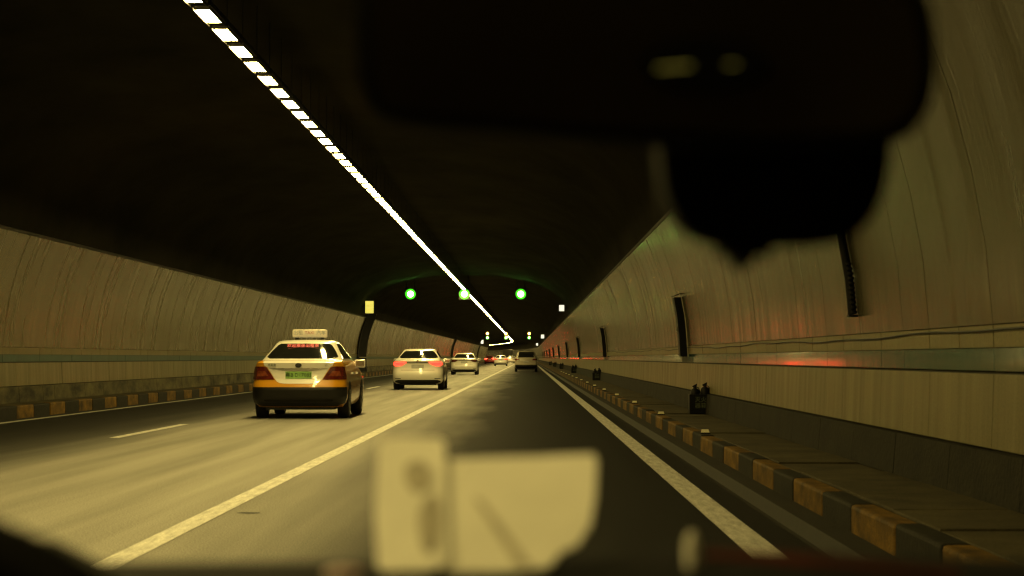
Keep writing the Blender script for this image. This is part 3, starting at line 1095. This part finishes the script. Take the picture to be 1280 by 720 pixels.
def vehicle(name, kind, D, X, label, cat, body_m, cabin_m, tail_m, detail=2, group='cars driving ahead', plate_m=M_PLATEB, **kw):
    root = empty(name, P(D, X, 0.0), frame(D)[2])
    tag(root, label, cat, group)
    if kind == 'sedan':
        hw = kw.get('hw', 0.88)
        top = kw.get('top', 1.48)
        L = 4.65
        belt = kw.get('belt', 1.06)
        car = Car(sedan_levels(hw=hw, top=top, L=L, belt=belt))
        split = belt + 0.022
        wz0, wz1 = belt + 0.055, top - 0.085
    else:
        hw, top, L = 0.92, kw.get('top', 1.68), 4.6
        car = Car(suv_levels(hw, top, L))
        split = 1.14
        wz0, wz1 = 1.16, top - 0.11
    car.loft(0.22 if kind == 'sedan' else 0.28, split, 'body', body_m, root, cap_bot=True)
    car.loft(split, top, 'cabin', cabin_m, root, cap_top=True)
    yr, yf = 0.92, 3.62
    wheels(root, hw, yr, yf, 0.325 if kind == 'sedan' else 0.36)
    arches(car, root, yr, yf)
    # rear window with a rounded outline
    h = wz1 - wz0
    b0 = car.p(wz0)[2] - 0.075
    b1 = car.p(wz1)[2] - 0.075
    poly = [(wz0, b0 - 0.06), (wz0 + 0.03, b0), (wz0 + h * 0.5, (b0 + b1) / 2 + 0.01), (wz1 - 0.03, b1), (wz1, b1 - 0.06)]
    l, r = sym(poly)
    car.rear_patch(l, r, 'rear_window', M_GLASS, root, off=0.007)
    # side windows
    for side in (-1, 1):
        y0 = car.p(wz0)[0] + 0.34
        y1 = car.p(wz1)[0] + 0.28
        f0 = car.p(wz0)[1] - 0.62
        f1 = car.p(wz1)[1] - 0.50
        mid0, mid1 = (y0 + f0) / 2 + 0.05, (y1 + f1) / 2 + 0.05
        car.side_patch([(wz0, y0), (wz1, y1)], [(wz0, mid0 - 0.03), (wz1, mid1 - 0.03)], wz0, wz1, side, 'side_window', M_GLASS, root)
        car.side_patch([(wz0, mid0 + 0.03), (wz1, mid1 + 0.03)], [(wz0, f0), (wz1, f1)], wz0, wz1, side, 'side_window', M_GLASS, root)
        if detail > 1:
            for yy in (1.55, 2.55):
                car.side_patch([(0.80, yy), (0.90, yy)], [(0.80, yy + 0.2), (0.90, yy + 0.2)], 0.83, 0.865, side, 'door_handle', cabin_m, root, off=0.03, rows=2, cols=3)
            for yy in (1.35, 2.38, 3.3):
                car.side_patch([(0.3, yy), (1.05, yy)], [(0.3, yy + 0.012), (1.05, yy + 0.012)], 0.36, wz0 - 0.02, side, 'door_seam', M_BTRIM, root, off=0.003, rows=4, cols=2)
    mirrors(root, hw - 0.10, L - 1.75, 1.02, cabin_m)
    # underside and exhaust
    MB().box(-hw + 0.25, hw - 0.25, 0.30, L - 0.4, 0.17, 0.26).build('underbody', M_BTRIM, root)
    return root, car, hw


# ---- the yellow and white taxi
root, car, hw = vehicle('taxi', 'sedan', 37.4, -4.30, 'yellow and white taxi with a lit roof sign and green number plate', 'taxi', M_YELCAR, M_WHITECAR, M_TAIL,
                        hw=0.885, top=1.50, belt=1.075)
l, r = sym([(0.66, 0.26), (0.672, 0.35), (0.70, 0.405), (0.74, 0.44), (0.97, 0.585), (1.0, 0.64), (1.07, 0.665), (1.088, 0.66)])
lid = car.rear_patch(l, r, 'trunk_lid', M_WHITECAR, root, off=0.006, rows=12)
tag(lid, 'white trunk lid between the yellow rear corners')
l, r = sym([(0.24, 0.70), (0.30, 0.845), (0.40, 0.878), (0.55, 0.884), (0.595, 0.884)])
car.rear_patch(l, r, 'lower_bumper', M_BTRIM, root, off=0.010, cols=41)
l, r = sym([(0.33, 0.60), (0.345, 0.64), (0.37, 0.64)])
car.rear_patch(l, r, 'bumper_groove', M_GUT, root, off=0.016, rows=3)
for s_ in (-1, 1):
    a = [(0.735, 0.45), (0.76, 0.465), (0.965, 0.60), (0.985, 0.66)]
    b = [(0.735, 0.868), (0.80, 0.868), (0.965, 0.835), (0.985, 0.80)]
    if s_ < 0:
        pl, pr = [(z, -x) for z, x in b], [(z, -x) for z, x in a]
    else:
        pl, pr = a, b
    tl = car.rear_patch(pl, pr, 'tail_light', M_TAIL, root, off=0.014, cols=15)
    a2 = [(0.80, 0.56), (0.90, 0.63)]
    b2 = [(0.80, 0.78), (0.90, 0.76)]
    pl, pr = ([(z, -x) for z, x in b2], [(z, -x) for z, x in a2]) if s_ < 0 else (a2, b2)
    car.rear_patch(pl, pr, 'lamp_reflector', M_TAIL_IN, tl, off=0.018, rows=4, cols=7)
l, r = sym([(0.905, 0.16), (0.925, 0.36), (0.955, 0.56)])
car.rear_patch(l, r, 'chrome_strip', M_CHROME, root, off=0.018, rows=4)
l, r = sym([(0.755, 0.245), (0.892, 0.245)])
car.rear_patch(l, r, 'number_plate', M_PLATEG, root, off=0.013, rows=3)
text_mesh('粤B·D17085', 0.098, M_PLATETXT, 'plate_lettering', root, (0, car.rear_y(0, 0.82) - 0.018, 0.822), (math.pi / 2 + 0.0, 0, 0))
bd = MB().lathe([(0.058, -0.012), (0.058, 0.0), (0.050, 0.004)], (0, 0, 0), 'y', 24)
bd.v = [(x * 1.05, y, z * 0.72) for x, y, z in bd.v]
em = bd.build('emblem', M_BTRIM, root)
em.location = (0, car.rear_y(0, 1.0) - 0.008, 1.005)
text_mesh('BYD', 0.046, M_CHROME, 'emblem_lettering', em, (0, -0.014, 0), (math.pi / 2, 0, 0))
text_mesh('比亚迪', 0.052, M_PLATETXT, 'trunk_lettering', root, (-0.50, car.rear_y(0.5, 1.01) - 0.014, 1.01), (math.pi / 2, 0, -0.06))
text_mesh('e5', 0.05, M_CHROME, 'trunk_lettering', root, (0.52, car.rear_y(0.52, 1.01) - 0.014, 1.01), (math.pi / 2, 0, 0.06))
# roof sign
sy = 1.95
sg_ = MB().box(-0.34, 0.34, sy, sy + 0.16, 1.545, 1.705, ch=0.03).build('roof_sign', M_SIGNBODY, root, True)
text_mesh('出租', 0.095, M_SIGNGREY, 'sign_lettering', sg_, (-0.225, sy - 0.003, 1.637), (math.pi / 2, 0, 0))
text_mesh('TAXI', 0.085, M_SIGNRED, 'sign_lettering', sg_, (0.0, sy - 0.003, 1.637), (math.pi / 2, 0, 0))
text_mesh('汽车', 0.095, M_SIGNGREY, 'sign_lettering', sg_, (0.225, sy - 0.003, 1.637), (math.pi / 2, 0, 0))
ft = MB()
for xx in (-0.25, 0.25):
    ft.box(xx - 0.035, xx + 0.035, sy + 0.03, sy + 0.13, 1.48, 1.55)
ft.build('sign_foot', M_BTRIM, root)
# red scrolling display behind the top of the rear window
led = text_mesh('欢迎乘坐出租车', 0.088, M_LEDRED, 'led_display', root, (-0.02, car.rear_y(0, 1.375) - 0.035, 1.378), (math.pi / 2 - 0.75, 0, 0))
MB().tube([(0, 2.9, 1.49), (0, 2.82, 1.58)], 0.006, 6).build('antenna', M_BTRIM, root)


# ---- ordinary saloons
def white_saloon(D, X, label, lit, detail=2, paint=M_WHITECAR, hw=0.90, top=1.47, name='car', bar=True, group='cars driving ahead'):
    root, car, hw = vehicle(name, 'sedan', D, X, label, 'car', paint, paint, lit, detail, hw=hw, top=top, belt=1.07, group=group)
    for s_ in (-1, 1):
        a = [(0.855, 0.66), (0.89, 0.54), (0.975, 0.40), (0.99, 0.42)]
        b = [(0.86, 0.80), (0.90, 0.865), (0.985, 0.845), (1.0, 0.80)]
        pl, pr = ([(z, -x) for z, x in b], [(z, -x) for z, x in a]) if s_ < 0 else (a, b)
        tl = car.rear_patch(pl, pr, 'tail_light', lit, root, off=0.012, cols=15)
        if detail > 1:
            pl2 = [(0.915, 0.50), (0.935, 0.50)]
            pr2 = [(0.915, 0.82), (0.935, 0.82)]
            pl, pr = ([(z, -x) for z, x in pr2], [(z, -x) for z, x in pl2]) if s_ < 0 else (pl2, pr2)
            car.rear_patch(pl, pr, 'light_bar', M_TAIL, tl, off=0.016, rows=2, cols=7)
    if bar:
        l, r = sym([(0.955, 0.40), (0.985, 0.40)])
        car.rear_patch(l, r, 'chrome_strip', M_BTRIM, root, off=0.012, rows=3)
    l, r = sym([(0.77, 0.22), (0.90, 0.22)])
    car.rear_patch(l, r, 'number_plate', M_PLATEB, root, off=0.010, rows=3)
    l, r = sym([(0.225, 0.60), (0.29, 0.80), (0.33, 0.80), (0.36, 0.70)])
    car.rear_patch(l, r, 'lower_bumper', M_BTRIM, root, off=0.012, cols=31)
    if detail > 1:
        l, r = sym([(0.70, 0.60), (0.71, 0.60)])
        car.rear_patch(l, r, 'trunk_seam', M_BTRIM, root, off=0.003, rows=2)
        for s_ in (-1, 1):
            q = [(0.40, 0.60), (0.42, 0.60)]
            q2 = [(0.40, 0.80), (0.42, 0.80)]
            pl, pr = ([(z, -x) for z, x in q2], [(z, -x) for z, x in q]) if s_ < 0 else (q, q2)
            car.rear_patch(pl, pr, 'reflector', M_BTRIM, root, off=0.010, rows=2, cols=5)
        bd = MB().lathe([(0.05, -0.012), (0.05, 0.0)], (0, 0, 0), 'y', 20).build('emblem', M_CHROME, root)
        bd.location = (0, car.rear_y(0, 1.02) - 0.006, 1.015)
    return root


white_saloon(71.0, -3.92, 'white saloon car with lit red tail lights, ahead of the taxi', M_TAILLIT)
white_saloon(134.0, -4.28, 'white saloon car with unlit tail lights below the middle green signal', M_TAIL)
white_saloon(275.0, -3.75, 'small distant white saloon car in the middle lane', M_TAILLIT2, 1)
white_saloon(352.0, -6.75, 'small distant dark red saloon car with red lights in the left lane', M_TAILRED, 1, M_REDCAR)
white_saloon(400.0, -3.25, 'tiny far white car with bright red brake lights beside the silver vehicle', M_TAILRED, 1)

# ---- the silver sport utility vehicle in the right lane
root, car, hw = vehicle('sport_utility_vehicle', 'suv', 162.0, -0.16, 'silver sport utility vehicle in the right lane', 'car', M_SILVER, M_SILVER, M_TAIL)
for s_ in (-1, 1):
    a = [(0.93, 0.50), (1.06, 0.56)]
    b = [(0.93, 0.89), (1.06, 0.865)]
    pl, pr = ([(z, -x) for z, x in b], [(z, -x) for z, x in a]) if s_ < 0 else (a, b)
    car.rear_patch(pl, pr, 'tail_light', M_TAIL, root, off=0.012, cols=13)
l, r = sym([(0.285, 0.70), (0.36, 0.86), (0.52, 0.88), (0.56, 0.84)])
car.rear_patch(l, r, 'lower_bumper', M_BTRIM, root, off=0.012, cols=31)
l, r = sym([(0.76, 0.22), (0.88, 0.22)])
car.rear_patch(l, r, 'number_plate', M_PLATEB, root, off=0.012, rows=3)
l, r = sym([(0.42, 0.40), (0.46, 0.40)])
car.rear_patch(l, r, 'skid_plate', M_CHROME, root, off=0.020, rows=3)
for s_ in (-1, 1):
    MB().tube([(s_ * 0.62, 0.7, 1.70), (s_ * 0.62, 2.3, 1.70)], 0.02, 6).build('roof_rail', M_CHROME, root)

# ---- a dark box truck far ahead
root = empty('box_truck', P(455, -4.6, 0), 0)
tag(root, 'dark tall box truck far ahead in the middle lane', 'truck', 'cars driving ahead')
MB().box(-1.1, 1.1, 0, 4.2, 0.9, 3.0, ch=0.05).build('cargo_box', M_BTRIM, root)
MB().box(-0.95, 0.95, 4.3, 5.9, 0.5, 2.4, ch=0.12).build('cab', M_BTRIM, root)
MB().box(-0.45, 0.45, 0.2, 5.7, 0.6, 0.89).build('chassis', M_METAL, root)
MB().box(-1.0, 1.0, 0.0, 0.08, 0.45, 0.58).build('bumper', M_METAL, root)
for s_ in (-1, 1):
    MB().box(s_ * 0.85 - 0.12, s_ * 0.85 + 0.12, -0.03, -0.002, 0.64, 0.78).build('tail_light', M_TAILLIT2, root)
    for yy in (1.1, 4.9):
        MB().lathe([(0.38, -0.13), (0.42, -0.11), (0.42, 0.11), (0.38, 0.13)], (s_ * 0.85, yy, 0.42), 'x', 20).build('wheel', M_TYRE, root)

# ------------------------------------------------------------------ the car the photograph is taken from


def ray(px, py):
    d = Vector(((px - 640) / F, -(py - 360) / F, -1.0))
    return (CAM_M.to_3x3() @ d)


def at(px, py, dist):
    return Vector(cam.location) + ray(px, py) * dist


def on_plane(px, py, p0, n):
    d = ray(px, py)
    o = Vector(cam.location)
    return o + d * ((p0 - o).dot(n) / d.dot(n))


def slab_from(outline, p0, n, thick, bevel=0.0, segs=3):
    """outline in photograph pixels laid on a plane in the car, thickened away from the camera"""
    pts = [on_plane(x, y, p0, n) for x, y in outline]
    back = [p - n.normalized() * thick for p in pts]
    bm = bmesh.new()
    a = [bm.verts.new(p) for p in pts]
    b = [bm.verts.new(p) for p in back]
    bm.faces.new(a)
    bm.faces.new(list(reversed(b)))
    k = len(a)
    for i in range(k):
        bm.faces.new((a[i], b[i], b[(i + 1) % k], a[(i + 1) % k]))
    if bevel > 0:
        ed = [e for e in bm.edges if (e.verts[0] in a and e.verts[1] in a) or (e.verts[0] in b and e.verts[1] in b)]
        bmesh.ops.bevel(bm, geom=ed, offset=bevel, segments=segs, affect='EDGES', profile=0.5)
    bm.verts.index_update()
    vs = [v.co.copy() for v in bm.verts]
    fs = [[v.index for v in f.verts] for f in bm.faces]
    bm.free()
    return vs, fs


def smooth_loop(pts, n=3):
    for _ in range(n):
        q = []
        for i in range(len(pts)):
            a, b = pts[i], pts[(i + 1) % len(pts)]
            q.append((a[0] * .75 + b[0] * .25, a[1] * .75 + b[1] * .25))
            q.append((a[0] * .25 + b[0] * .75, a[1] * .25 + b[1] * .75))
        pts = q
    return pts


own = empty('car_interior', (0, 0.6, 0.3))
tag(own, 'black car interior seen from inside, with mirror, steering wheel and dashboard edge', 'car interior')


def own_part(name, vs, fs, m, parent=None, smooth=False, sharp=40):
    o = mesh_obj(name, vs, fs, m, None, smooth, sharp=sharp)
    o.parent = parent or own
    o.matrix_parent_inverse = (parent or own).matrix_world.inverted()
    return o


bpy.context.view_layer.update()
N_M = Vector((0.03, -1.0, -0.06)).normalized()
pm = at(808, 75, 0.95)
out = [(452, -30), (445, 30), (446, 90), (458, 135), (490, 157), (650, 168), (800, 180), (960, 187), (1110, 184), (1155, 160), (1172, 100), (1170, 30), (1150, -40),
       (1060, -62), (560, -62), (475, -55)]
vs, fs = slab_from(smooth_loop(out, 2), pm, N_M, 0.035, 0.005)
mir_h = own_part('rear_view_mirror', vs, fs, M_DASH, None, True)
gout = [(470, -25), (463, 30), (464, 85), (475, 125), (500, 142), (650, 152), (800, 163), (960, 169), (1100, 166), (1138, 147), (1153, 98), (1150, 30), (1132, -28),
        (1050, -46), (565, -46), (490, -40)]
vs, fs = slab_from(smooth_loop(gout, 2), pm + N_M * 0.0022, N_M, 0.0018)
own_part('mirror_glass', vs, fs, M_MIRROR, mir_h)
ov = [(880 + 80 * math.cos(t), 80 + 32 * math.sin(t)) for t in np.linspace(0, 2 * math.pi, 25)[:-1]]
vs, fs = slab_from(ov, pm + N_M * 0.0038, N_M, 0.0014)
own_part('dark_oval', vs, fs, M_DASH, mir_h)  # dark oval added behind the reflected streaks
for q in (((822, 84.5), (864, 80.8), (864, 82.8), (822, 86.5)), ((908, 80), (922, 79.2), (922, 80.6), (908, 81.4))):  # added glowing bars for light streaks reflected in the mirror
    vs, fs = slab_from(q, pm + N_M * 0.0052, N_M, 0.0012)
    own_part('reflected_streak', vs, fs, M_GLINT, mir_h)
# stem to the windscreen header
mb = MB().tube([pm - N_M * 0.03 + Vector((0, 0, 0.02)), pm + Vector((0, 0.05, 0.09)), pm + Vector((0, 0.03, 0.16))], 0.012, 10)
own_part('mirror_stem', mb.v, mb.f, M_DASH, mir_h, True)
pc = at(970, 240, 1.0)
dc = [(824, 150), (828, 215), (838, 262), (872, 302), (915, 308), (922, 324), (932, 344), (942, 324), (952, 310), (1024, 309), (1076, 296), (1100, 258), (1112, 215), (1118, 150)]
vs, fs = slab_from(smooth_loop(dc, 2), pc, N_M, 0.045, 0.006)
own_part('dash_camera', vs, fs, M_DASH, None, True)

# dashboard: a wide moulded shelf under the windscreen
ys = [0.80, 0.95, 1.05, 1.12, 1.18, 1.25, 1.34]


def dash_z(x, y):
    # silhouette is the ridge near y = 1.15
    base = CAMZ - 1.15 * (708 - VPY) / F
    right = 0.5 + 0.5 * math.tanh((x - 0.02) / 0.05)
    base += right * 0.0065 - max(0, x - 0.16) * 0.035
    return base - 0.55 * max(0.0, 1.12 - y) ** 1.6 - 0.30 * max(0.0, y - 1.18)


xs = np.linspace(-0.74, 0.74, 75)
vs, fs = [], []
for y in ys:
    for x in xs:
        vs.append((x, y + 0.05 * (1 - (x / 0.74) ** 2) - 0.05, dash_z(x, y)))
K = len(xs)
for j in range(len(ys) - 1):
    for i in range(K - 1):
        fs.append((j * K + i, j * K + i + 1, (j + 1) * K + i + 1, (j + 1) * K + i))
base = len(vs)
for x in xs:
    vs.append((x, 0.80, 0.55))
for i in range(K - 1):
    fs.append((i, i + 1, base + i + 1, base + i))
own_part('dashboard', vs, fs, M_DASH, None, True)
# dull red trim strip
q = [(880, 688), (960, 690), (1080, 700), (1200, 712), (1200, 722), (1080, 712), (960, 702), (880, 696)]
pr_ = at(1000, 700, 1.02)
vs, fs = slab_from(q, pr_, Vector((0, -0.5, 0.86)).normalized(), 0.002)
own_part('trim_strip', vs, fs, M_REDTRIM)
# steering wheel
cw = at(-244, 1191, 0.80)
Rw = 594 / F * 0.80 - 0.015
nw = Vector((0, -0.93, 0.36)).normalized()
ux = Vector((1, 0, 0))
uz = nw.cross(ux).normalized()
if uz.z < 0:
    uz = -uz
pts = [cw + ux * math.cos(t) * Rw + uz * math.sin(t) * Rw for t in np.linspace(0, 2 * math.pi, 65)]
mb = MB().tube(pts, 0.014, 12)
sw = own_part('steering_wheel', mb.v, mb.f, M_DASH, None, True)
mb = MB()
for t in (0.15, math.pi - 0.15, -math.pi / 2):
    mb.tube([cw - nw * 0.02, cw + ux * math.cos(t) * Rw + uz * math.sin(t) * Rw], 0.016, 8)
mb.lathe([(0.03, -0.03), (0.075, -0.02), (0.075, 0.01), (0.03, 0.03)], tuple(cw - nw * 0.02), 'y', 20)
own_part('hub', mb.v, mb.f, M_DASH, sw, True)
# instrument hood behind the wheel
ih = [(-60, 690), (0, 672), (70, 708), (140, 745), (140, 900), (-500, 900), (-500, 640), (-250, 640)]
vs, fs = slab_from(ih, at(-100, 740, 0.95), Vector((0, -1, 0.1)).normalized(), 0.12, 0.01)
own_part('instrument_hood', vs, fs, M_DASH, None, True)
# roof lining and rear bench behind the camera
mb = MB().box(-0.66, 0.66, -1.0, 0.52, 1.60, 1.66, ch=0.02)
own_part('roof_lining', mb.v, mb.f, M_DASH)
mb = MB().box(-0.64, 0.64, -0.95, -0.75, 0.35, 1.15, ch=0.05)
for xx in (-0.4, 0.0, 0.4):
    mb.box(xx - 0.13, xx + 0.13, -0.95, -0.83, 1.16, 1.38, ch=0.04)
own_part('rear_seat', mb.v, mb.f, M_DASH)

# added pale cards: a paper reflection in the windscreen built as objects
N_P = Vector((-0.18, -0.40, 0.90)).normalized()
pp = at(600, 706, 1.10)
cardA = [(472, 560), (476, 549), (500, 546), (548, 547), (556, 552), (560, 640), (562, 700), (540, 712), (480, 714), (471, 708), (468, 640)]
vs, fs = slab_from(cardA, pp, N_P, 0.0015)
o = mesh_obj('reflection_card', vs, fs, M_PAPER)
tag(o, 'taller narrow blurred pale card standing in for a windscreen reflection, left of the wide one', 'paper', 'cards standing in for a windscreen reflection')
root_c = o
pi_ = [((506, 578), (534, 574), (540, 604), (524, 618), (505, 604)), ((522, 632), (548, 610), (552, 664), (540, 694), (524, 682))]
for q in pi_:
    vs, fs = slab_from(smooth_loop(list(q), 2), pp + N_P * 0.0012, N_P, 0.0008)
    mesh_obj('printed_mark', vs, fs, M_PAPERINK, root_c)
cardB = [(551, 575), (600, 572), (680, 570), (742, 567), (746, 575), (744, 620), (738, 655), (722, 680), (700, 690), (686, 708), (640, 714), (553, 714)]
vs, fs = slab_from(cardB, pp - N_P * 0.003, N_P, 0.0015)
o = mesh_obj('reflection_card', vs, fs, M_PAPER)
tag(o, 'wide blurred pale card with a rounded lower right corner, standing in for a windscreen reflection', 'paper', 'cards standing in for a windscreen reflection')
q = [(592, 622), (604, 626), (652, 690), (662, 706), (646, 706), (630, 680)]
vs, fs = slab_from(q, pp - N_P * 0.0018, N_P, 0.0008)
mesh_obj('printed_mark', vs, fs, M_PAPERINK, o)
# small white peg on the dashboard
c = at(865, 700, 1.10)
mb = MB().lathe([(0.0032, -0.006), (0.0042, 0.0), (0.0042, 0.008), (0.003, 0.013), (0.0012, 0.0155)], tuple(c), 'z', 16)
o = mb.build('dashboard_clip', M_PAPER, None, True)
tag(o, 'tiny blurred white peg standing on the dashboard right of the pale cards', 'clip')
# pink scrap at the cards' left
c = at(430, 716, 1.08)
mb = MB().lathe([(0.004, -0.004), (0.011, -0.002), (0.011, 0.0015), (0.006, 0.003)], tuple(c), 'z', 16)
o = mb.build('bottle_cap', mat('pinkish_plastic', (0.45, 0.32, 0.30), 0.5), None, True)
tag(o, 'blurred pinkish cap at the dashboard edge left of the pale cards', 'cap')
